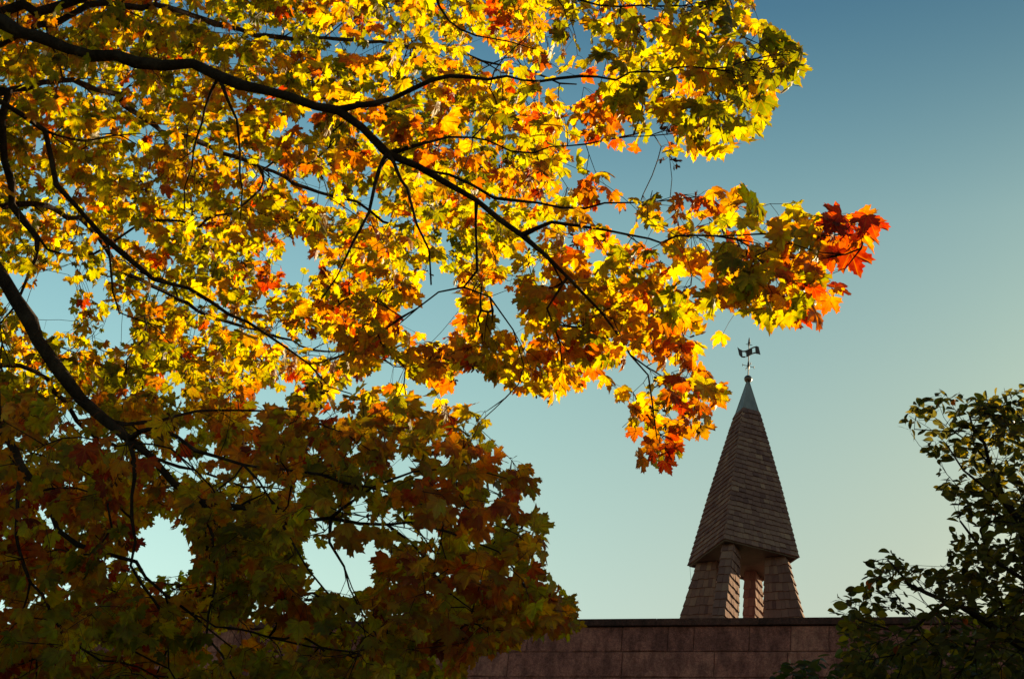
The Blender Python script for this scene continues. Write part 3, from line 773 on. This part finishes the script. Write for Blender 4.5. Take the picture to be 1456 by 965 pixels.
def front_depth(x, y):
    d0 = float(np.interp(x, [-200, 0, 480, 745, 920, 1200], [7.9, 7.6, 6.95, 6.65, 6.15, 5.3]))
    if x > 950: return (d0-.15, d0+.45)
    return (d0-.10, d0+1.3)
tg = depth_layer(UPPER, 700, front_depth, HOLES)
tg += depth_layer([(1040, 275), (1150, 285), (1185, 300), (1240, 325), (1232, 345), (1205, 380), (1180, 420), (1130, 445), (1060, 430), (1010, 400)], 22, (5.15, 5.8))
tg += depth_layer([(1000, 20), (1078, 40), (1125, 48), (1155, 85), (1140, 122), (1105, 112), (1060, 190), (980, 210)], 14, (5.3, 6.1))
tg += depth_layer([(860, 270), (1000, 265), (1080, 280), (1080, 440), (960, 430), (860, 380)], 22, (5.7, 6.6))
tg += depth_layer([(760, -60), (1040, -60), (1090, 60), (1080, 180), (1000, 215), (860, 200)], 20, (5.7, 6.7))
tg += depth_layer([(860, 400), (1000, 430), (1030, 560), (970, 620), (930, 660), (880, 600), (880, 500)], 7, (6.0, 6.8))
tg += depth_layer([(740, 800), (775, 805), (838, 884), (790, 902), (730, 905)], 12, (5.5, 6.0))
tg += depth_layer([(560, 380), (860, 400), (1000, 440), (860, 500), (790, 540), (700, 510), (620, 540), (480, 500)], 130, (6.5, 7.5), HOLES)

tg += depth_layer([(720, -100), (1070, -100), (1120, 60), (1090, 180), (1000, 215), (900, 215), (740, 260)], 22, (5.6, 6.8), HOLES)
tg += depth_layer([(-150, -100), (760, -100), (800, 250), (700, 400), (620, 520), (-150, 580)], 1900, (8.6, 12.6), HOLES)
tg += depth_layer(LOWER, 760, lambda x, y: (5.3, 6.8) if x > 400 else (5.8, 8.4), HOLES)
tg += depth_layer([(-150, 560), (430, 560), (440, 720), (200, 980), (-150, 1080)], 450, (8.0, 11.0), HOLES)
tg += depth_layer([(290, 690), (420, 700), (430, 880), (300, 860)], 80, (5.8, 7.5), HOLES)
tg += depth_layer([(-150, 900), (200, 850), (420, 900), (640, 880), (690, 920), (640, 1060), (-150, 1080)], 160, (5.6, 7.2), HOLES)
tg += depth_layer([(560, 660), (750, 680), (765, 780), (760, 880), (640, 960), (520, 900)], 30, (5.2, 6.2), HOLES)
T.grow(tg)
T.radii()
print('maple nodes', len(T.pos), 'chains', len(T.chains))

LEAFN = 0
leafmb = {}; twigmb = {}; limbmb = {}; sidemb = {}
def mbget(d, k):
    if k not in d: d[k] = MB()
    return d[k]
for ci, ch in enumerate(T.chains):
    lim = T.limb[ch[-1]]
    pts = np.array([T.pos[i] for i in ch]); rad = [T.rad[i] for i in ch]
    if ci == 0: limbmb.setdefault(0, MB()).tube(pts, rad, 14, wob=.08); continue
    rad[0] = min(rad[0], rad[1]*1.35)
    if ci < nhand:
        if lim not in limbmb: mbget(limbmb, lim).tube(pts, rad, 12, wob=.16)
        else:
            q = MB(); q.tube(pts, rad, 8, wob=.16); sidemb.setdefault(lim, []).append(q)
    else:
        mbget(twigmb, lim).tube(pts, rad, 5 if max(rad) > .004 else 4)
thick = [i for i in range(len(T.pos)) if T.hand[i] and T.rad[i] > .003]
TP = np.array([T.pos[i] for i in thick])-CAMP; TD = np.linalg.norm(TP, axis=1); TU = TP/TD[:, None]
def allowed(p):
    x, y = proj(p)
    v = np.asarray(p)-CAMP; dv = np.linalg.norm(v)      # the limbs carry no leaves of their own right on their underside
    nr = (TU@(v/dv) > math.cos(.0078))
    if nr.any() and dv < TD[nr].max()+.02 and random.random() < .85: return False
    if not (inpoly(x, y, UPPER) or inpoly(x, y, LOWER)): return False
    if any(inpoly(x+random.uniform(-9, 9), y+random.uniform(-9, 9), h) for h in HOLES) and random.random() < .93: return False
    for h, pr in PARTIAL:
        if inpoly(x, y, h) and random.random() < pr: return False
    return True
CH = 0.0
def tint_at(p, far):
    x, y = proj(p)
    v = noise.noise(Vector(p)*.55+Vector((3, 1, 7)))
    v2 = noise.noise(Vector(p)*2.1+Vector((9, 1, 2)))
    t = .465+.40*v+.20*v2+random.gauss(0, .08)+CH
    P = np.asarray(p)
    # the outer tips on the sunny side have turned further
    if p[2] > 5.6 and p[0] < .6: t -= .05
    if y > 590: t += .06
    if x > 1090 and 230 < y < 470: t += .10+.30*min(1, (x-1090)/100)
    if x > 1170 and 230 < y < 400: t += .22
    if 940 < x < 1060 and 230 < y < 300: t += .3
    if 830 < x < 920 and 190 < y < 270: t += .22
    if random.random() < .10: t += .25
    return min(.97, max(.02, t))
def add_leaf(p0, axis, k, prob=1.0):
    """one leaf on its petiole from twig point p0"""
    global LEAFN
    a = random.uniform(0, 2*math.pi); rv = rng.normal(0, 1, 3); rv -= axis*(rv@axis); rv /= np.linalg.norm(rv)+1e-9
    pd = rv*.8+axis*.45+np.array([0, 0, -.25]); pd /= np.linalg.norm(pd)
    pl = random.uniform(.035, .085)
    q = p0+pd*pl+np.array([0, 0, -.3*pl])
    size = random.choice((random.uniform(.045, .075), random.uniform(.06, .09), random.uniform(.075, .105)))
    tip = pd*.6+np.array([0, 0, -.75])+rng.normal(0, .38, 3); tip /= np.linalg.norm(tip)
    c = q+tip*size*.4
    size *= .80 if c[0] < .9 else .93
    if not allowed(c): return
    if c[0] > 1.0 and c[2] > 3.6 and random.random() < .35: return
    nrm = np.array([0, 0, .5])-Fv*.75+rng.normal(0, .55, 3)
    lim = T.limb[k]; lm = mbget(leafmb, lim)
    maple_leaf(lm, q, tip, nrm, size, tint_at(c, False), random.random(), random.uniform(-.1, .35) if random.random() < .7 else random.uniform(.4, .9), random.uniform(.02, .3), random.uniform(-.4, .4))
    lm.tube([p0, (p0+q)/2+np.array([0, 0, .006]), q, q+tip*size*.12], [.0011, .0009, .0009, .0006], 3, mi=1)
    LEAFN += 1
for ci, ch in enumerate(T.chains):
    n = len(ch); CH = random.gauss(0, .09)
    if ci < nhand:
        # only the thin ends of the drawn branches carry leaves
        for i in ch[2:]:
            if T.rad[i] < .0065 and random.random() < .55:
                add_leaf(T.pos[i], T.dir[i], i)
        continue
    far = np.linalg.norm(T.pos[ch[-1]]-CAMP) > 8.4
    for j in range(1, n):
        if T.rad[ch[j]] > .0045: continue
        pr = .64 if far else .52
        for q in range(2):
            if random.random() < pr: add_leaf(T.pos[ch[j]], T.dir[ch[j]], ch[j])
    for q in range(4): add_leaf(T.pos[ch[-1]], T.dir[ch[-1]], ch[-1])
    # a bunch of dry winged seeds here and there
    if random.random() < .16 and not far and allowed(T.pos[ch[-1]]):
        sm = mbget(leafmb, T.limb[ch[-1]]); p0 = T.pos[ch[-1]]
        for q in range(random.randint(5, 10)):
            d_ = rng.normal(0, 1, 3)+[0, 0, -.9]; d_ /= np.linalg.norm(d_); e = p0+d_*random.uniform(.02, .045); rr = random.random()
            sm.tube([p0, e], [.0007, .0007], 3, mi=1)
            for sgn in (-1, 1):
                wv_ = np.cross(d_, rng.normal(0, 1, 3)); wv_ /= np.linalg.norm(wv_); u_ = d_*.8+wv_*.7*sgn; u_ /= np.linalg.norm(u_); nn_ = np.cross(u_, d_)*1.0; nn_ /= np.linalg.norm(nn_)+1e-9
                s3 = np.cross(u_, nn_); l_ = .028
                sm.add([e, e+u_*l_*.35+s3*.004, e+u_*l_*.8+s3*.006, e+u_*l_, e+u_*l_*.75-s3*.003, e+u_*l_*.3-s3*.003], [(0, 1, 2, 3, 4, 5)], (.5, rr, 0), mi=2)
print('maple leaves', LEAFN)
for k in sorted(limbmb):
    if k == 0: limbmb[0].build('trunk', M['bark'], maple, smooth=True); continue
    lo = limbmb[k].build('limb', M['bark'], maple, smooth=True)
    for q in sidemb.get(k, []): q.build('branch', M['bark'], lo, smooth=True)
    if k in twigmb: tag(twigmb[k].build('twigs', M['bark'], lo, smooth=True), kind='stuff')
    if k in leafmb: leafmb[k].build('leaves', [M['maple'], M['petiole'], M['seed']], lo)
rest = [k for k in leafmb if k not in limbmb]
mm = set(leafmb)-set(limbmb)
if 0 in leafmb: leafmb[0].build('crown', [M['maple'], M['petiole'], M['seed']], maple)
if 0 in twigmb: tag(twigmb[0].build('twigs', M['bark'], maple, smooth=True), kind='stuff')

# ---------------- the small oval-leaved tree on the right
SHR = [(1278, 612), (1298, 575), (1340, 556), (1385, 568), (1420, 552), (1470, 545), (1640, 560), (1700, 800), (1700, 1060), (1215, 1060), (1190, 930), (1200, 905), (1172, 868), (1188, 845), (1228, 828), (1240, 778),
       (1265, 778), (1292, 806), (1335, 806), (1352, 770), (1352, 712), (1328, 690), (1332, 655), (1312, 640)]
SH = [[(1405, 640), (1420, 635), (1425, 655), (1408, 660)], [(1350, 745), (1375, 730), (1385, 755), (1362, 765)], [(1290, 845), (1320, 838), (1325, 862), (1300, 868)]]
def build_small_tree(name, label, cat, base, rows, extra, poly, holes, ntarget, dr, mat, size, leafprob, tint0, trunk_part='trunk', crown_part='crown', nodes_r=(.05, .03)):
    t = Tree(); root = empty(name, tuple(base)); tag(root, label, cat)
    ids = t.hand_limb(rows, 0, None, .1, .01)
    for r_ in extra:
        k = t.near(np.array(r_[0][:3])); t.hand_limb(r_[1:], 0, k, .09, .012)
    nh = len(t.chains)
    tg_ = depth_layer(poly, ntarget, dr, holes)
    if name == 'small_tree': tg_ += depth_layer([(1375, 600), (1640, 580), (1700, 1060), (1240, 1060), (1300, 920), (1365, 860), (1375, 720)], 520, (7.1, 9.0), holes)
    t.grow(tg_, maxlen=1.6); t.radii(.0011, .42)
    tm, lm, wm = MB(), MB(), MB(); cnt = 0
    for ci, ch in enumerate(t.chains):
        pts = np.array([t.pos[i] for i in ch]); rad = [t.rad[i] for i in ch]
        if ci: rad[0] = min(rad[0], rad[1]*1.3)
        if ci == 0: tm.tube(pts, rad, 10, wob=.1); continue
        if ci < nh:
            q = MB(); q.tube(pts, rad, 8, wob=.1); q.build('branch', M['bark'], root, smooth=True); continue
        wm.tube(pts, rad, 5)
        sgn = 1
        for j in range(1, len(ch)+2):
            jj = min(j, len(ch)-1); i = ch[jj]
            if t.rad[i] > .005: continue
            for q in range(2):
                if random.random() > leafprob: continue
                sgn = -sgn; ax = t.dir[i]; rv = rng.normal(0, .5, 3)
                sd = np.cross(ax, [0, 0, 1.0]); sd /= np.linalg.norm(sd)+1e-9
                tip = ax*.55+sd*sgn*.9+rv*.5+np.array([0, 0, .05 if random.random() < .5 else -.4]); tip /= np.linalg.norm(tip)
                s_ = random.uniform(*size); p0 = t.pos[i]+ax*random.uniform(0, .06); q_ = p0+tip*.012
                c = q_+tip*s_*.5; x, y = proj(c)
                if not inpoly(x, y, poly) or any(inpoly(x, y, h) for h in holes): continue
                ti = min(1, max(0, random.gauss(tint0, .14)+.15*noise.noise(Vector(c)*1.5)+(.4 if random.random() < .02 else 0)))
                oval_leaf(lm, q_, tip, np.array([0, 0, .8])-Fv*.45+rng.normal(0, .55, 3), s_, ti, random.random(), random.uniform(0, .3), random.uniform(0, .35), random.uniform(-.2, .2))
                lm.tube([p0, q_, q_+tip*s_*.1], [.0009, .0008, .0005], 3, mi=1); cnt += 1
    print(name, 'leaves', cnt)
    tm.build(trunk_part, M['bark'], root, smooth=True); tag(wm.build('twigs', M['bark'], root, smooth=True), kind='stuff'); lm.build(crown_part, [M[mat], M['petiole']], root)
    return root
bx = at(1520, 1000, 7.4); B0 = np.array([bx[0], bx[1], 0.0])
rows = [(B0[0], B0[1], 0, .06), (B0[0]-.03, B0[1], 1.0, .05), (*at(1500, 950, 7.3), .035), (*at(1470, 840, 7.2), .024), (*at(1445, 740, 7.1), .016), (*at(1405, 660, 7.0), .009), (*at(1380, 600, 6.9), .004)]
extra = [[(*at(1500, 950, 7.3), .02), (*at(1430, 900, 7.1), .016), (*at(1350, 850, 6.9), .010), (*at(1290, 830, 6.8), .006), (*at(1262, 795, 6.75), .003)],
         [(*at(1350, 850, 6.9), .01), (*at(1300, 890, 6.7), .006), (*at(1220, 880, 6.6), .003)],
         [(*at(1445, 740, 7.1), .01), (*at(1410, 700, 7.0), .007), (*at(1370, 670, 6.9), .004), (*at(1345, 630, 6.8), .003)],
         [(*at(1470, 840, 7.2), .014), (*at(1400, 790, 7.0), .008), (*at(1365, 740, 6.9), .004)],
         [(*at(1405, 660, 7.0), .006), (*at(1350, 610, 6.9), .003), (*at(1300, 610, 6.8), .002)],
         [(*at(1445, 740, 7.1), .012), (*at(1480, 650, 7.3), .008), (*at(1440, 580, 7.2), .004)],
         [(*at(1500, 950, 7.3), .02), (*at(1560, 800, 7.6), .015), (*at(1590, 650, 7.7), .006)]]
build_small_tree('small_tree', 'small tree with dark oval green leaves, topmost leaves lit yellow, right of the steeple', 'tree', B0, rows, extra, SHR, SH, 880, lambda x, y: (6.5, 7.9),
                 'oval', (.040, .064), .9, .42)
LOWP = [(1095, 962), (1110, 945), (1150, 934), (1200, 925), (1290, 915), (1420, 925), (1600, 930), (1640, 1120), (1050, 1120)]
lb = at(1300, 1060, 9.5); B1 = np.array([lb[0], lb[1], 0.0])
rows = [(B1[0], B1[1], 0, .035), (B1[0], B1[1], 1.2, .028), (*at(1300, 1060, 9.5), .02), (*at(1310, 1000, 9.5), .014), (*at(1330, 940, 9.5), .004)]
extra = [[(*at(1300, 1060, 9.5), .01), (*at(1210, 1010, 9.3), .008), (*at(1130, 960, 9.2), .003)], [(*at(1300, 1060, 9.5), .01), (*at(1400, 1010, 9.6), .008), (*at(1480, 950, 9.7), .003)]]
build_small_tree('shrub', 'low dull green shrub at the foot of the picture, in front of the stone wall', 'shrub', B1, rows, extra, LOWP, [], 500, (8.8, 10.2), 'low', (.05, .085), .75, .5, 'stem', 'foliage')
